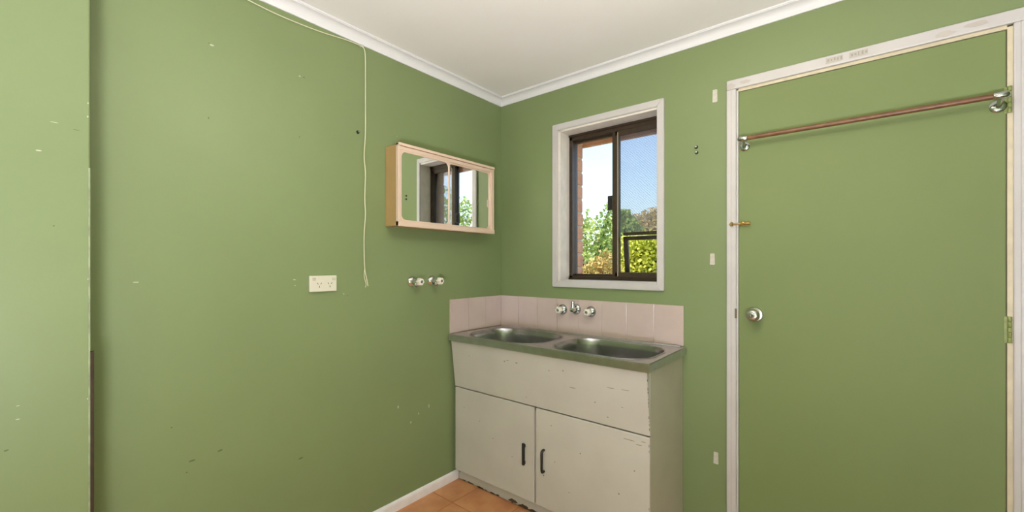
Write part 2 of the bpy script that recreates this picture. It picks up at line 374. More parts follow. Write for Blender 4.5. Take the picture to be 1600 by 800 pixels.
struct(obj('roof_eave', box(B(), -1.4, 2.9, 0.10, 0.60, 2.26, 2.275), 'soffit'), 'pale eave lining above the window outside', 'eave')
struct(obj('trim_5', box(B(), -1.4, 2.9, 0.550, 0.585, 2.120, 2.30, 0.003), 'eave'), 'orange stained timber eave board seen through the window top', 'fascia board')
struct(obj('ground', box(B(), -30, 40, 0.30, 60, -0.62, -0.60), 'ground'), 'dry grass yard outside the window', 'ground')

def leaf_mesh(bm, p, size, rnd):
    n = Vector((rnd.gauss(0, 1), rnd.gauss(0, 1), rnd.gauss(0.5, 1))).normalized()
    u = n.orthogonal().normalized(); u.rotate(Matrix.Rotation(rnd.uniform(0, 6.28), 3, n)); v = n.cross(u)
    l = size*rnd.uniform(0.7, 1.3); w_ = l*rnd.uniform(0.28, 0.42)
    a = bm.verts.new(p - u*l/2); b = bm.verts.new(p + v*w_ + n*l*0.08); c = bm.verts.new(p + u*l/2); d = bm.verts.new(p - v*w_ + n*l*0.08)
    bm.faces.new((a, b, c)); bm.faces.new((a, c, d))
def tree(name, label, base, top, clusters, leaf, n, size, seed, group=None):
    rnd = random.Random(seed)
    t = thing(name, label, 'tree', base, group)
    base = Vector(base); fork = base.lerp(Vector(top), 0.42)
    bm = B(); tube(bm, smooth_path([base, base.lerp(fork, .5) + Vector((0.04, 0, 0)), fork], 4), 0.075, 8, 0.05)
    obj('trunk', bm, 'bark', t, True)
    fb = B()
    for c, r, dens in clusters:
        c = Vector(c)
        bm = B(); mid = fork.lerp(c, 0.55) + Vector((rnd.uniform(-.1, .1), rnd.uniform(-.1, .1), 0.1))
        tube(bm, smooth_path([fork, mid, c], 5), 0.026, 6, 0.006)
        obj('branch', bm, 'bark', t, True)
        for k in range(int(n*dens)):
            d = Vector((rnd.gauss(0, 1), rnd.gauss(0, 1), rnd.gauss(0, 1))).normalized()
            leaf_mesh(fb, c + d*r*(rnd.random()**0.45), size, rnd)
    obj('foliage', fb, leaf, t, kind='stuff')
    return t
# points along camera rays are only used to find where each plant stands in the yard
def yard(px, py, y):
    th = math.radians(YAW); F = Vector((-math.sin(th), math.cos(th), 0)); Rr = Vector((math.cos(th), math.sin(th), 0))
    d = F + Rr*((px-800)/FPX) - Vector((0, 0, 1))*((py-414)/FPX); return CAM + d*((y-CAM.y)/d.y)
G = -0.6
def gpt(px, y): p = yard(px, 414, y); return (p.x, p.y, G)
Y = 4.2
tree('leafy_tree', 'open leafy green tree seen through the left window pane', gpt(915, Y), yard(915, 300, Y),
     [(yard(915, 395, Y), .42, 1), (yard(938, 372, Y), .30, .8), (yard(912, 352, Y+.2), .28, .5), (yard(950, 345, Y), .22, .42), (yard(952, 325, Y), .12, .13),
      (yard(925, 420, Y), .4, .9), (yard(950, 398, Y), .3, .7), (yard(899, 375, Y+.3), .35, .6)], 'leaf_green', 290, 0.076, 3)
Y = 5.5
tree('leafy_tree', 'mid green tree rising behind the window mullion', gpt(975, Y), yard(975, 320, Y),
     [(yard(972, 350, Y), .28, 1), (yard(982, 362, Y), .30, 1), (yard(966, 380, Y), .4, 1), (yard(985, 385, Y), .4, 1), (yard(975, 338, Y), .15, .35)], 'leaf_fresh', 520, 0.075, 5)
Y = 9.0
tree('olive_tree', 'dry olive tree far behind the fly screen', gpt(1012, Y), yard(1012, 330, Y),
     [(yard(1005, 356, Y), .45, 1), (yard(1022, 350, Y), .45, 1), (yard(1035, 356, Y), .5, 1), (yard(1012, 372, Y), .6, 1.2), (yard(992, 366, Y), .4, .8)], 'leaf_olive', 900, 0.085, 8)
Y = 3.6
tree('lime_shrub', 'bright yellow green shrub below the window transom bar', gpt(1005, Y), yard(1005, 370, Y),
     [(yard(990, 392, Y), .26, 1), (yard(1012, 390, Y), .28, 1), (yard(1035, 392, Y), .3, 1), (yard(985, 420, Y), .26, 1), (yard(1010, 425, Y), .3, 1), (yard(1035, 420, Y), .3, 1)], 'leaf_lime', 620, 0.062, 9)
Y = 3.0
tree('straw_shrub', 'straw coloured dry shrub at the bottom of the left pane', gpt(930, Y), yard(930, 400, Y),
     [(yard(912, 434, Y), .20, 1), (yard(934, 424, Y), .20, 1), (yard(952, 428, Y), .2, 1), (yard(945, 405, Y+.6), .16, .5)], 'leaf_dry', 330, 0.055, 12)
tree('leafy_tree', 'green tree that only the cabinet mirror shows', (5.6, 4.6, G), (5.6, 4.6, 3.0),
     [((5.0, 4.4, 2.35), .35, 1), ((5.5, 4.6, 2.55), .4, 1), ((6.0, 4.6, 2.75), .4, .8), ((6.5, 4.8, 2.6), .4, .8), ((7.0, 5, 2.5), .5, .8), ((5.4, 4.4, 1.8), .6, 1), ((6.4, 4.5, 1.8), .7, 1), ((6.2, 4.6, 3.1), .22, .25), ((4.4, 4.4, 2.2), .4, .6)], 'leaf_green', 190, 0.085, 21)

# ------------------------------------------------------------------ door and its frame
a = thing('trim_6', 'white painted timber architrave and jamb around the green door', 'door trim', (1.83, 0, 0), kind='structure')
def board(x0, x1, z0, z1, m='trim', name='architrave_board', ya=-0.018, yb=0.0, bev=0.0035):
    return obj(name, box(B(), x0, x1, ya, yb, z0, z1, bev, 2), m, a)
board(1.382, 1.421, 0.0, 2.068); hb = board(1.382, 2.312, 2.0685, 2.112); rb = board(2.247, 2.312, 0.0, 2.068)
board(1.383, 1.402, 0.0, 2.066, ya=-0.021, yb=-0.017, name='architrave_bead', bev=0.002)
board(2.262, 2.312, 0.0, 2.066, ya=-0.023, yb=-0.017, name='architrave_bead', bev=0.002)
obj('jamb', box(B(), 1.415, 1.4285, -0.006, 0.10, 0, 2.062), 'trim', a)
obj('jamb', box(B(), 2.2345, 2.250, -0.007, 0.10, 0, 2.062), 'jamb', a)
obj('jamb_head', box(B(), 1.4285, 2.2345, -0.006, 0.10, 2.056, 2.070), 'jamb', a)
for (x, z, r, wd_) in ((1.40, 2.082, .014, 1.6), (1.458, 2.090, .010, 2.0), (2.09, 2.084, .011, 2.4), (2.165, 2.092, .010, 3.0)):
    bm = B(); vs = []
    for k in range(14):
        t = 2*math.pi*k/14; q = r*random.uniform(.7, 1.15); vs.append(bm.verts.new((x+q*wd_*math.cos(t), -0.0186, z+q*math.sin(t))))
    f = bm.faces.new(vs); r_ = bmesh.ops.extrude_face_region(bm, geom=[f])
    for g in r_['geom']:
        if isinstance(g, bmesh.types.BMVert): g.co.y = -0.017
    obj('filler_smear', bm, 'filler', hb)
for x0, x1 in ((1.748, 1.803), (1.822, 1.879)):
    st = obj('print_sticker', box(B(), x0, x1, -0.0190, -0.0178, 2.080, 2.102), 'sticker', hb)
    for k in range(5):
        xx = x0 + 0.006 + k*(x1-x0-0.014)/4
        obj('printed_mark', box(B(), xx, xx+random.uniform(.003, .006), -0.0193, -0.0188, 2.084+random.uniform(0, .004), 2.094+random.uniform(0, .005)), 'print', st)
d = thing('door_1', 'flush green painted door with a nickel knob', 'door', (1.83, 0.0, 0.0), kind='structure')
obj('door_leaf', box(B(), 1.4295, 2.2330, -0.004, 0.036, 0.008, 2.054, 0.002), 'door_green', d)
KX, KZ = 1.494, 1.048
kn = obj('door_knob', lathe(B(), (KX, -0.004, KZ), (0, -1, 0), [(0.033, 0), (0.033, .004), (0.030, .008), (0.014, .010), (0.0125, .028), (0.020, .033), (0.0265, .042), (0.0275, .050), (0.025, .058), (0.018, .0635), (0.012, .0645), (0, .0645)], 32), 'nickel', d, True)
obj('lock_cylinder', lathe(B(), (KX, -0.068, KZ), (0, -1, 0), [(0.0095, 0), (0.0095, .003), (0.0075, .004), (0.0070, .0015), (0, .0015)], 24), 'old_chrome', kn, True)
bm = B(); box(bm, KX-0.0012, KX+0.0012, -0.0712, -0.0690, KZ-0.006, KZ+0.006); obj('key_slot', bm, 'dark', kn)
obj('strike_plate', box(B(), 1.4155, 1.4235, -0.0195, -0.012, 1.026, 1.070, 0.001), 'soot', a)
for zz in (1.774, 1.008, 0.215):
    h = obj('hinge', box(B(), 2.2275, 2.2345, -0.0065, -0.003, zz, zz+0.088), 'hinge_green', d)
    for k in range(5):
        obj('hinge_knuckle', lathe(B(), (2.2395, -0.010, zz + k*0.0178), (0, 0, 1), [(0.0048, 0.0006), (0.0055, .0016), (0.0055, .0160), (0.0048, .0172)], 12), 'hinge_green', h, True)
# barrel bolt
t = thing('barrel_bolt', 'small worn brass barrel bolt bridging door and white frame', 'bolt', (1.44, -0.01, 1.45))
obj('back_plate', box(B(), 1.432, 1.476, -0.0062, -0.0038, 1.444, 1.462, 0.001), 'brass', t)
obj('bolt_rod', lathe(B(), (1.394, -0.0235, 1.453), (1, 0, 0), [(0.002, 0), (0.0035, .002), (0.0035, .074), (0.005, .076), (0.005, .082), (0, .083)], 14), 'brass', t, True)
for x in (1.436, 1.463):
    obj('guide_loop', lathe(B(), (x, -0.0235, 1.453), (1, 0, 0), [(0.006, 0), (0.006, .007)], 14), 'brass', t, True)
    obj('guide_foot', box(B(), x, x+0.007, -0.0235, -0.005, 1.449, 1.457), 'brass', t)
obj('keeper', box(B(), 1.399, 1.410, -0.030, -0.0180, 1.444, 1.462, 0.002), 'brass', t)
obj('thumb_knob', lathe(B(), (1.4525, -0.026, 1.453), (0, -0.9, 0.4), [(0.0025, 0), (0.0025, .007), (0.0045, .009), (0.0045, .013), (0, .014)], 12), 'brass', t, True)
# clothes rail on the door
t = thing('towel_rail', 'varnished wooden rail in chrome end brackets across the door top', 'towel rail', (1.835, -0.004, 1.82))
RYY, RZ = -0.058, 1.824
obj('rail', lathe(B(), (1.452, RYY, RZ), (1, 0, 0), [(0.0, 0), (0.0095, 0), (0.0095, .762), (0, .762)], 20), 'rail_wood', t, True)
for x in (1.452, 2.216):
    s_ = -1 if x < 1.8 else 1
    k = obj('rail_bracket', lathe(B(), (x, RYY-0.0, RZ), (s_, 0, 0), [(0.0115, -0.022), (0.0128, -0.020), (0.0128, .006), (0.010, .013), (0.004, .017), (0, .0175)], 20), 'old_chrome', t, True)
    bm = B(); tube(bm, smooth_path([(x-s_*0.002, RYY+0.004, RZ-0.004), (x-s_*0.002, RYY+0.022, RZ-0.014), (x-s_*0.002, -0.012, RZ-0.022), (x-s_*0.002, -0.004, RZ-0.022)], 4), 0.0075, 12)
    obj('bracket_arm', bm, 'old_chrome', k, True)
    obj('bracket_flange', lathe(B(), (x-s_*0.002, -0.004, RZ-0.022), (0, -1, 0), [(0.021, 0), (0.021, .003), (0.018, .006), (0.010, .008), (0, .008)], 24), 'old_chrome', k, True)

# ------------------------------------------------------------------ sink bench and cabinet
SZ = 0.868; SX0, SX1, SY = 0.013, 1.200, -0.482
t = thing('sink_bench', 'double bowl stainless steel laundry sink top on the cream cabinet', 'sink', (0.606, -0.24, SZ-0.036))
bowls = [(0.342, -0.272, 0.258, 0.182), (0.912, -0.272, 0.252, 0.182)]
bm = B(); edges = []
def loop(pts, z):
    vs = [bm.verts.new((x, y, z)) for x, y in pts]
    return vs, [bm.edges.new((vs[i], vs[(i+1) % len(vs)])) for i in range(len(vs))]
ov, oe = loop([(SX0, SY), (SX1, SY), (SX1, -0.010), (SX0, -0.010)], SZ); edges += oe
holes = []
for cx, cy, hx, hy in bowls:
    hv, he = loop(rrect(cx, cy, hx, hy, 0.135, 10), SZ); edges += he
bmesh.ops.triangle_fill(bm, edges=edges, use_beauty=True)
# folded edges
lo = [bm.verts.new((v.co.x, v.co.y, SZ-0.036)) for v in ov]
for i in range(4): bm.faces.new((ov[i], ov[(i+1) % 4], lo[(i+1) % 4], lo[i]))
inn = [bm.verts.new((x, y, SZ-0.036)) for x, y in ((SX0+.012, SY+.014), (SX1-.014, SY+.014), (SX1-.014, -0.02), (SX0+.012, -0.02))]
for i in range(4): bm.faces.new((lo[i], lo[(i+1) % 4], inn[(i+1) % 4], inn[i]))
be = [e for e in bm.edges if all(v in ov for v in e.verts)]
bmesh.ops.bevel(bm, geom=be, offset=0.0035, segments=2, affect='EDGES')
obj('bench_top', bm, 'steel', t, True)
bm = B(); tube(bm, [(SX0+.02, -0.030, SZ+0.001), (SX1-0.02, -0.030, SZ+0.001)], 0.005, 8); obj('back_bead', bm, 'steel', t, True)
for cx, cy, hx, hy in bowls:
    bm = B(); rings = []
    for ins, dz, rr in ((-0.007, .0005, .142), (-0.0055, .0022, .1405), (-0.002, .0028, .137), (0.001, .0018, .134), (0.004, -.004, .131), (0.008, -.03, .128), (0.014, -.13, .122), (0.026, -.185, .112), (0.05, -.215, .09), (0.09, -.225, .06), (0.14, -.228, .03)):
        rings.append([bm.verts.new((x, y, SZ+dz)) for x, y in rrect(cx, cy, hx-ins, hy-ins, min(rr, hy-ins-.001), 10)])
    for A_, B_ in zip(rings, rings[1:]):
        for i in range(len(A_)): bm.faces.new((A_[i], A_[(i+1) % len(A_)], B_[(i+1) % len(B_)], B_[i]))
    bm.faces.new(rings[-1])
    bo = obj('bowl', bm, 'bowl', t, True)
    obj('drain', lathe(B(), (cx, cy, SZ-0.2275), (0, 0, 1), [(0.04, 0), (0.04, .003), (0.034, .0035), (0.026, -.0005+.001), (0, .0008)], 24), 'old_chrome', bo, True)

t = thing('laundry_cabinet', 'scuffed cream two door cabinet under the steel sink', 'cabinet', (0.605, -0.22, 0))
CX0, CX1, CF = 0.024, 1.182, -0.440
bm = B()
box(bm, CX1-0.018, CX1, CF+0.018, -0.004, 0.0, 0.832, 0.001)
obj('side_panel', bm, 'cream_green_bounce', t)
bm = B(); box(bm, CX0+0.004, CX0+0.02, CF+0.018, -0.004, 0.06, 0.62); obj('side_panel', bm, 'cream_green_bounce', t)
bm = B(); box(bm, CX0+0.02, CX1-0.018, -0.416, -0.006, 0.074, 0.09); box(bm, CX0+0.02, CX1-0.018, -0.02, -0.006, 0.09, 0.58); obj('carcass', bm, 'cream_green_bounce', t)
obj('front_rail', box(B(), CX0+0.004, CX1-0.002, CF+0.0165, CF+0.03, 0.535, 0.60), 'chip', t)
kb = obj('kickboard', box(B(), 0.014, CX1-0.018, -0.400, -0.386, 0.002, 0.0735, 0.001), 'cream', t)
# tilted apron
bm = B(); prism(bm, [(-0.4665, 0.8305), (-0.4515, 0.8305), (-0.424, 0.562), (CF, 0.562)], lambda a_, b_, x: Vector((x, a_, b_)), CX0-0.006, CX1+0.003)
for v in bm.verts:
    if v.co.z < 0.7: v.co.x = CX0 if v.co.x < 0.5 else CX1+0.006
bmesh.ops.recalc_face_normals(bm, faces=bm.faces); bmesh.ops.bevel(bm, geom=list(bm.edges), offset=0.0015, segments=1, affect='EDGES')
ap = obj('apron_panel', bm, 'cream', t)
obj('centre_stile', box(B(), 0.585, 0.622, CF+0.017, CF+0.032, 0.09, 0.5345), 'cream_green_bounce', t)
doors = []
for x0, x1, hx in ((CX0+0.001, 0.5955, 0.536), (0.6075, CX1+0.004, 0.657)):
    dr = obj('cabinet_door', box(B(), x0, x1, CF, CF+0.016, 0.076, 0.556, 0.0018), 'cream', t); doors.append(dr)
    bm = B(); zc = 0.308
    if x0 < 0.3:
        box(bm, hx-0.008, hx+0.008, CF-0.0145, CF-0.005, zc-0.056, zc+0.056, 0.004, 2)
        box(bm, hx-0.006, hx+0.006, CF-0.008, CF+0.001, zc-0.05, zc-0.035); box(bm, hx-0.006, hx+0.006, CF-0.008, CF+0.001, zc+0.035, zc+0.05)
    else:
        tube(bm, smooth_path([(hx, CF+0.001, zc+0.052), (hx, CF-0.014, zc+0.052), (hx, CF-0.020, zc+0.040), (hx, CF-0.020, zc), (hx, CF-0.020, zc-0.040), (hx, CF-0.014, zc-0.052), (hx, CF+0.001, zc-0.052)], 4), 0.0062, 10)
    obj('handle', bm, 'black', dr, True)
# chips and scuffs
def fleck(parent, name, m, P, u, v, n, su, sv, spikes=9):
    """a thin irregular chip lying at P on a surface with axes u, v and outward normal n"""
    u, v, n, P = Vector(u), Vector(v), Vector(n), Vector(P); bm = B(); top = []; bot = []
    for k in range(spikes):
        a_ = 2*math.pi*k/spikes; q = random.uniform(.55, 1.1)
        p = P + u*su*q*math.cos(a_) + v*sv*q*math.sin(a_)
        top.append(bm.verts.new(p + n*0.0006)); bot.append(bm.verts.new(p - n*0.0004))
    bm.faces.new(top); bm.faces.new(bot[::-1])
    for k in range(spikes): bm.faces.new((top[k], bot[k], bot[(k+1) % spikes], top[(k+1) % spikes]))
    return obj(name, bm, m, parent)
ux, uy, uz, nf = (1, 0, 0), (0, 1, 0), (0, 0, 1), (0, -1, 0)
def apy(z): return CF + (-0.4665-CF)*(z-0.562)/(0.8305-0.562)
tn = Vector((0, -1, -0.0987)).normalized(); tv = Vector((0, -0.0987, 1)).normalized()
for x, z, a_, b_ in ((.42, .765, .006, .003), (.44, .772, .012, .002), (.50, .768, .008, .003), (.16, .758, .003, .003), (.78, .772, .004, .004), (.70, .76, .003, .003), (.83, .70, .02, .0015), (.94, .655, .005, .003), (1.02, .735, .02, .0015), (1.09, .738, .02, .0015), (1.07, .66, .006, .002), (1.00, .60, .005, .003), (.55, .60, .003, .002)):
    fleck(ap, 'scuff', 'soot', (x, apy(z), z), ux, tv, tn, a_, b_)
for k in range(16):
    z = random.uniform(0.575, 0.825); fleck(ap, 'edge_chip', 'chip', (CX1+0.0035, apy(z), z), ux, tv, tn, random.uniform(.0008, .0018), random.uniform(.003, .009))
for k in range(9):
    z = random.uniform(0.09, 0.55); fleck(doors[1], 'edge_chip', 'chip', (CX1+0.001, CF, z), ux, uz, nf, .0012, random.uniform(.003, .009))
for x, z, a_, b_ in ((1.10, .525, .03, .0016), (1.14, .515, .014, .0016), (1.16, .532, .012, .0014), (.70, .49, .006, .002), (.72, .32, .003, .004), (.655, .235, .004, .005), (.86, .40, .004, .003), (.80, .20, .003, .003), (1.05, .28, .004, .004), (1.12, .40, .004, .003), (1.02, .17, .004, .004), (.835, .108, .004, .004), (.848, .104, .003, .005), (.858, .102, .003, .004), (.872, .101, .002, .003)):
    fleck(doors[1], 'scuff', 'chip' if z < .12 else 'soot', (x, CF, z), ux, uz, nf, a_, b_)
for x, z in ((.22, .40), (.32, .33), (.455, .27), (.10, .45)): fleck(doors[0], 'scuff', 'soot', (x, CF, z), ux, uz, nf, .003, .003)
for k in range(26):
    x = random.uniform(0.03, 0.80); fleck(kb, 'edge_chip', 'chip', (x, -0.400, random.uniform(0.003, 0.006)), ux, uz, nf, random.uniform(.01, .022), random.uniform(.002, .006))
for x, z, a_, b_ in ((0.43, .012, .035, .012), (0.50, .010, .03, .010), (0.56, .008, .03, .008), (0.022, .055, .006, .018)):
    fleck(kb, 'edge_chip', 'chip', (x, -0.4002, z), ux, uz, nf, a_, b_, 14)

# tiled splashback
def tile(parent, x0, x1, y0, y1, z0, z1): return obj('wall_tile', box(B(), x0, x1, y0, y1, z0, z1, 0.0012, 2), 'tile', parent)
t = thing('splashback', 'single row of pale pink tiles along the two walls above the sink', 'tiles', (0.6, 0, SZ))
obj('grout_bed', box(B(), 0.0, 1.187, -0.005, -0.0002, SZ-0.002, 1.0665), 'grout', t)
obj('grout_bed', box(B(), 0.0002, 0.005, -0.462, -0.005, SZ-0.002, 1.0665), 'grout', t)
nt_ = 8; wdt = (1.188-0.008)/nt_
for k in range(nt_): tile(t, 0.008+k*wdt+0.0009, 0.008+(k+1)*wdt-0.0009, -0.009, -0.002, SZ+0.002, 1.067)
wdt = (0.463-0.010)/3
for k in range(3): tile(t, 0.002, 0.009, -0.463+k*wdt+0.0009, -0.463+(k+1)*wdt-0.0009, SZ+0.002, 1.067)

# ------------------------------------------------------------------ taps
def star(i): return 1.0 if (i % 6) < 3 else 0.84
def tap(name, label, o, ax, hose=False, sc=1.0):
    """flange on the wall, spindle, fluted acrylic handle"""
    t = thing(name, label, 'tap', o, 'taps over the sink' if not hose else 'washing machine taps'); a_ = Vector(ax); o = Vector(o)
    L = lambda pr: [(r*sc, d_*sc) for r, d_ in pr]
    obj('flange', lathe(B(), o, ax, L([(0.031, 0), (0.031, .003), (0.029, .009), (0.023, .016), (0.015, .020), (0.012, .021), (0.0, .021)]), 32), 'chrome' if hose else 'old_chrome', t, True)
    h0 = 0.062*sc if hose else 0.026*sc
    if hose:
        bm = B(); lathe(bm, o, ax, L([(0.012, .018), (0.012, .060), (0.010, .064), (0, .064)]), 20)
        obj('valve_body', bm, 'chrome', t, True)
        b = Vector((0.35, -0.25, -1)).normalized()
        obj('hose_outlet', lathe(B(), o + a_*0.040*sc, b, L([(0.0085, 0), (0.0085, .016), (0.0115, .017), (0.0115, .021), (0.009, .022), (0.011, .0235), (0.009, .025), (0.011, .0265), (0.009, .028), (0.007, .030), (0.006, .024), (0, .024)]), 20), 'chrome', t, True)
    else:
        obj('spindle', lathe(B(), o, ax, L([(0.010, .018), (0.010, .032)]), 16), 'dark', t, True)
    hd = obj('handle', lathe(B(), o + a_*h0, ax, L([(0.010, 0), (0.018, .002), (0.0215, .006), (0.0215, .024), (0.018, .029), (0.011, .0305), (0, .0305)]), 36, star), 'acrylic', t, True)
    obj('cap', lathe(B(), o + a_*(h0+0.030*sc), ax, L([(0.0085, 0), (0.0085, .0018), (0.007, .0025), (0.006, .0012), (0, .0012)]), 20), 'old_chrome', hd, True)
    return t
tap('tap', 'left chrome washing machine tap on the wall under the mirror cabinet', (0, -0.735, 1.180), (1, 0, 0), True, 0.95)
tap('tap', 'right chrome washing machine tap on the wall, nearer the corner', (0, -0.598, 1.180), (1, 0, 0), True, 0.95)
tap('tap', 'ivory handled tap left of the spout on the pink tiles', (0.492, -0.009, 1.004), (0, -1, 0))
tap('tap', 'ivory handled tap right of the spout on the pink tiles', (0.680, -0.009, 1.004), (0, -1, 0))
t = thing('spout', 'short chrome swivel spout between the two sink taps', 'spout', (0.583, -0.009, 1.012))
obj('flange', lathe(B(), (0.583, -0.009, 1.012), (0, -1, 0), [(0.031, 0), (0.031, .003), (0.028, .009), (0.020, .014), (0.013, .016), (0, .016)], 32), 'old_chrome', t, True)
obj('boss', lathe(B(), (0.583, -0.009, 1.012), (0, -1, 0), [(0.0145, .012), (0.0145, .045), (0.013, .050), (0.006, .053), (0, .053)], 24), 'chrome', t, True)
bm = B(); tube(bm, smooth_path([(0.583, -0.046, 1.000), (0.583, -0.046, 1.022), (0.583, -0.046, 1.052)], 4), 0.0092, 14); obj('outlet_pipe', bm, 'old_chrome', t, True)
obj('outlet_collar', lathe(B(), (0.583, -0.046, 1.050), (0, 0, 1), [(0.0108, 0), (0.0108, .007), (0.008, .008), (0.007, .002), (0, .002)], 18), 'old_chrome', t, True)

# ------------------------------------------------------------------ mirror cabinet
MX, MY0, MY1, MZ0, MZ1 = 0.115, -0.900, -0.198, 1.458, 1.868
t = thing('mirror_cabinet', 'peach plastic wall cabinet with two sliding mirror doors', 'mirror cabinet', (0.0, -0.55, MZ0))
obj('cabinet_shell', box(B(), 0.0005, MX-0.018, MY0+0.003, MY1-0.003, MZ0+0.004, MZ1-0.004, 0.004, 2), 'ochre', t)
bm = B()
def fbox(y0, y1, z0, z1, x0=MX-0.022, x1=MX, bev=0.0025): box(bm, x0, x1, y0, y1, z0, z1, bev, 2)
fbox(MY0, MY0+0.012, MZ0, MZ1); fbox(MY1-0.026, MY1, MZ0, MZ1)
fbox(MY0, MY1, MZ0, MZ0+0.026, x1=MX+0.004); fbox(MY0, MY1, MZ1-0.014, MZ1, x1=MX+0.005)
fbox(MY0+0.004, MY1-0.004, MZ1-0.034, MZ1-0.0155, x1=MX-0.001)
obj('front_frame', bm, 'peach', t)
for y0, y1, xo in ((MY0+0.012, -0.560, 0.0), (-0.572, MY1-0.024, -0.007)):
    z0, z1 = MZ0+0.024, MZ1-0.032; X = MX - 0.003 + xo
    cy, cz, hy, hz = (y0+y1)/2, (z0+z1)/2, (y1-y0)/2, (z1-z0)/2
    bm = B(); b1 = 0.009
    o1 = rrect(cy, cz, hy, hz, 0.004, 6); i1 = rrect(cy, cz, hy-b1, hz-b1, 0.026, 6)
    vo = [bm.verts.new((X, y, z)) for y, z in o1]; vi = [bm.verts.new((X, y, z)) for y, z in i1]; vd = [bm.verts.new((X-0.004, y, z)) for y, z in i1]
    vb = [bm.verts.new((X-0.006, y, z)) for y, z in o1]
    n = len(vo)
    for i in range(n):
        j = (i+1) % n; bm.faces.new((vo[i], vo[j], vi[j], vi[i])); bm.faces.new((vi[i], vi[j], vd[j], vd[i])); bm.faces.new((vo[i], vb[i], vb[j], vo[j]))
    mdoor = obj('mirror_door', bm, 'peach', t)
    obj('mirror_glass', box(B(), X-0.0058, X-0.0034, y0+0.004, y1-0.004, z0+0.004, z1-0.004), 'mirror', mdoor)
bm = B(); tube(bm, smooth_path([(MX-0.010, MY1-0.030, 1.62), (MX-0.002, MY1-0.033, 1.63), (MX-0.002, MY1-0.033, 1.66), (MX-0.010, MY1-0.030, 1.67)], 4), 0.004, 8); obj('finger_pull', bm, 'peach', t, True)

# ------------------------------------------------------------------ power outlet
t = thing('power_outlet', 'ivory double power outlet with two switches on the left wall', 'power outlet', (0.0, -1.22, 1.15))
gy0, gy1, gz0, gz1 = -1.282, -1.160, 1.150, 1.221
obj('face_plate', box(B(), 0.0, 0.013, gy0, gy1, gz0, gz1, 0.0025, 2), 'ivory', t)
for yc in (gy0+0.018, gy1-0.014):
    bm = B(); box(bm, 0.012, 0.0165, yc-0.0075, yc+0.0075, gz1-0.021, gz1-0.009, 0.0015)
    sw = obj('rocker_switch', bm, 'switch', t)
for yc in (-1.240, -1.192):
    for dy, dz, rot in ((-0.0075, 0.005, 28), (0.0075, 0.005, -28), (0.0, -0.009, 0)):
        bm = B(); box(bm, 0.0126, 0.0136, -0.0011, 0.0011, -0.0042, 0.0042)
        bmesh.ops.rotate(bm, verts=bm.verts, cent=(0, 0, 0), matrix=Matrix.Rotation(math.radians(rot), 3, 'X'))
        bmesh.ops.translate(bm, verts=bm.verts, vec=(0, yc+dy, 1.181+dz)); obj('socket_slot', bm, 'dark', t)

# ------------------------------------------------------------------ hanging cord
def onwall(px, py, x):
    th = math.radians(YAW); F = Vector((-math.sin(th), math.cos(th), 0)); Rr = Vector((math.cos(th), math.sin(th), 0))
    q = F + Rr*((px-800)/FPX) - Vector((0, 0, 1))*((py-414)/FPX); return CAM + q*((x-CAM.x)/q.x)
pts = [onwall(350, -22, .006), onwall(388, 0, .006), onwall(430, 21, .006), onwall(470, 38, .006), onwall(505, 51, .006), onwall(540, 62, .007), onwall(558, 69, .008), onwall(566, 73, .012), onwall(570, 80, .018), onwall(571, 100, .02),
       onwall(571, 150, .02), onwall(571, 206, .02), onwall(569, 245, .019), onwall(571, 270, .02), onwall(570, 310, .02), onwall(571, 335, .02), onwall(569, 365, .02), onwall(569, 395, .02), onwall(570, 420, .02), onwall(573, 436, .02), onwall(575, 447, .02)]
t = thing('cable', 'thin cream cable running under the cornice and hanging down the wall', 'cable', pts[-1])
bm = B(); tube(bm, smooth_path(pts, 5), 0.0022, 8); obj('wire', bm, 'cord', t, True)
bm = B(); tube(bm, smooth_path([onwall(570, 418, .02), onwall(569, 432, .022), onwall(572, 443, .024), onwall(571, 449, .024)], 4), 0.0016, 6); obj('frayed_core', bm, 'cord', t, True)
p = onwall(565, 72, .004); obj('cable_clip', box(B(), 0.0, 0.012, p.y-0.008, p.y+0.008, p.z-0.006, p.z+0.004, 0.001), 'paper', t)

# ------------------------------------------------------------------ small things on the walls
for px, py0, py1, lab in ((1117, 140, 160, 'strip of old white tape beside the top of the door frame'), (1113, 396, 414, 'strip of old white tape level with the window sill'), (1118.5, 706, 725, 'torn strip of old white tape low on the wall near the door')):
    th = math.radians(YAW)
    def onback(px, py):
        F = Vector((-math.sin(th), math.cos(th), 0)); Rr = Vector((math.cos(th), math.sin(th), 0))
        q = F + Rr*((px-800)/FPX) - Vector((0, 0, 1))*((py-414)/FPX); return CAM + q*((0-CAM.y)/q.y)
    p0, p1 = onback(px, py1), onback(px, py0)
    bm = B(); z_ = p0.z; xs = p0.x
    pr = [(xs-.0105, z_+.002), (xs+.008, z_), (xs+.0115, z_+.004), (xs+.0105, p1.z-.002), (xs+.004, p1.z), (xs-.009, p1.z-.001)]
    prism(bm, pr, lambda a_, b_, tt: Vector((a_, tt, b_)), -0.0014, 0.0)
    tag(obj('tape_strip', bm, 'paper', origin=(xs, 0, z_)), lab, 'tape', 'tape strips by the door')
def screw(label, o, ax, m='dark'):
    t = thing('wall_screw', label, 'screw', o, 'screws left in the walls')
    obj('plug', lathe(B(), o, ax, [(0.0085, 0), (0.0085, .0012), (0.006, .002), (0, .002)], 14), m, t, True)
    obj('shank', lathe(B(), o, ax, [(0.003, 0), (0.003, .010), (0.0052, .0105), (0.0045, .013), (0, .0138)], 12), 'old_chrome', t, True)
screw('dark screw left in the wall beside the hanging cable', (0, -1.048, 1.902), (1, 0, 0))
q = onback(1088, 230); screw('upper dark screw in the wall right of the window', (q.x, 0, q.z), (0, -1, 0))
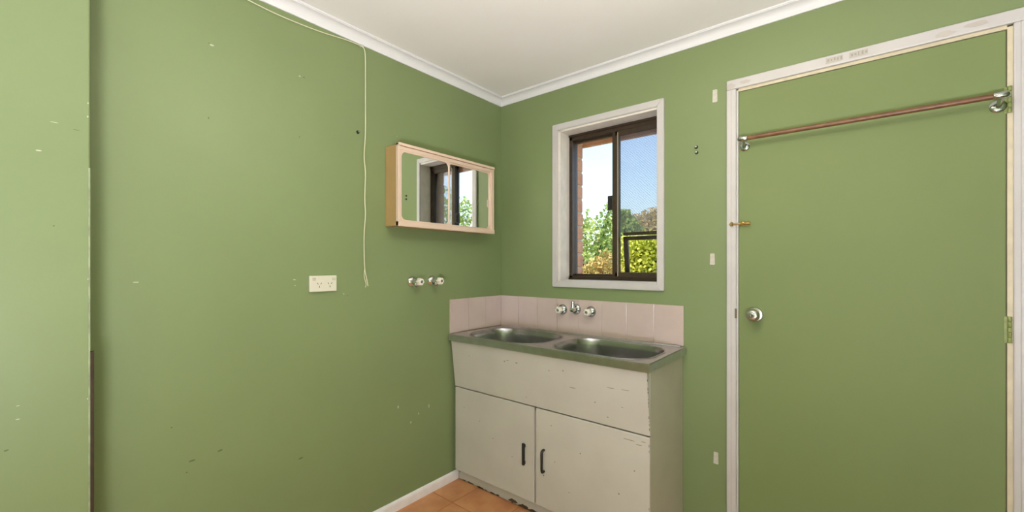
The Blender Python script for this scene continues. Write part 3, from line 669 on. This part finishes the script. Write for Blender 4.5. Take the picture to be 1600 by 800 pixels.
q = onback(1088.5, 236); screw('lower dark screw in the wall right of the window', (q.x, 0, q.z-0.008), (0, -1, 0))
nx = (1, 0, 0)
for px, py, a_, b_, m in ((331, 71, .010, .004, 'pale_chip'), (327, 68, .004, .002, 'scuff'), (468, 119, .006, .003, 'pale_chip'), (475, 121, .005, .003, 'scuff'), (468, 214, .002, .005, 'scuff'), (326, 184, .002, .007, 'scuff'), (212, 441, .009, .002, 'pale_chip'), (460, 437, .008, .003, 'pale_chip'), (461, 446, .004, .002, 'pale_chip'),
        (537, 459, .004, .003, 'pale_chip'), (543, 462, .003, .003, 'scuff'), (622, 636, .005, .008, 'pale_chip'), (654, 646, .004, .006, 'pale_chip'), (642, 660, .005, .009, 'pale_chip'), (670, 634, .003, .012, 'pale_chip'), (268, 668, .004, .003, 'scuff'), (300, 720, .012, .004, 'scuff'), (344, 704, .010, .004, 'scuff'), (470, 716, .010, .004, 'scuff'), (292, 738, .003, .003, 'scuff'), (620, 213, .003, .002, 'pale_chip')):
    q = onwall(px, py, 0); fleck(wl, 'paint_chip', m, (0, q.y, q.z), uy, uz, nx, a_, b_, 8)
for px, py, a_, b_, m in ((84, 191, .016, .0012, 'pale_chip'), (60, 235, .010, .003, 'pale_chip'), (119, 203, .014, .0012, 'scuff'), (84, 353, .004, .004, 'scuff'), (137.5, 161, .003, .004, 'pale_chip'), (137, 182, .004, .004, 'pale_chip'), (137.5, 436, .002, .004, 'pale_chip'), (137, 623, .003, .004, 'pale_chip'), (28, 634, .008, .0015, 'pale_chip'), (28, 655, .008, .0015, 'pale_chip'), (10, 704, .010, .003, 'scuff')):
    q = onwall(px, py, NX); fleck(wn, 'paint_chip', m, (NX, q.y, q.z), uy, uz, nx, a_*.6, b_*.8, 8)

# ------------------------------------------------------------------ ceiling pendant added as fill light (above and behind the view)
t = thing('added_pendant', 'added fill light, an opal glass globe hanging from the ceiling on a cord', 'added_lamp', (FILL.x, FILL.y, H))
obj('added_ceiling_rose', lathe(B(), (FILL.x, FILL.y, H), (0, 0, -1), [(0.05, 0), (0.048, .012), (0.02, .025), (0, .025)], 24), 'ivory', t, True)
bm = B(); tube(bm, [(FILL.x, FILL.y, H-0.02), (FILL.x, FILL.y, FILL.z+FILL_R+0.02)], 0.004, 8); obj('added_flex', bm, 'ivory', t, True)
obj('added_lamp_holder', lathe(B(), (FILL.x, FILL.y, FILL.z+FILL_R-0.01), (0, 0, 1), [(0.03, 0), (0.03, .03), (0.012, .045), (0, .045)], 20), 'ivory', t, True)
bm = B(); bmesh.ops.create_uvsphere(bm, u_segments=20, v_segments=12, radius=FILL_R)
bmesh.ops.translate(bm, verts=bm.verts, vec=FILL); obj('fill_globe', bm, 'fill_globe', t, True)

t = thing('added_uplighter', 'added fill light, a floor uplighter with a wide metal bowl shining at the ceiling', 'added_lamp', (FILL2.x, FILL2.y, 0))  # unseen uplighter, added to fill the room with light
obj('added_uplighter_base', lathe(B(), (FILL2.x, FILL2.y, 0.0), (0, 0, 1), [(0.14, 0.001), (0.14, .012), (0.12, .02), (0.02, .026), (0, .026)], 28), 'nickel', t, True)
bm = B(); tube(bm, [(FILL2.x, FILL2.y, 0.02), (FILL2.x, FILL2.y, FILL2.z-0.085)], 0.012, 10); obj('added_pole', bm, 'nickel', t, True)
R2 = FILL2_R; bm = B(); lathe(bm, (FILL2.x, FILL2.y, FILL2.z), (0, 0, 1), [(0.03, -0.09), (R2*.6, -0.075), (R2*.92, -0.035), (R2+.008, 0.0), (R2+.004, 0.002), (R2*.9, -0.03), (R2*.6, -0.06), (0.02, -0.07)], 32); obj('added_bowl_shade', bm, 'nickel', t, True)
bm = lathe(B(), (FILL2.x, FILL2.y, FILL2.z-0.002), (0, 0, 1), [(R2, 0), (R2*.97, .035), (R2*.88, .07), (R2*.70, .10), (R2*.40, .122), (0, .13)], 32)
obj('added_diffuser', bm, 'fill_uplight', t, True)
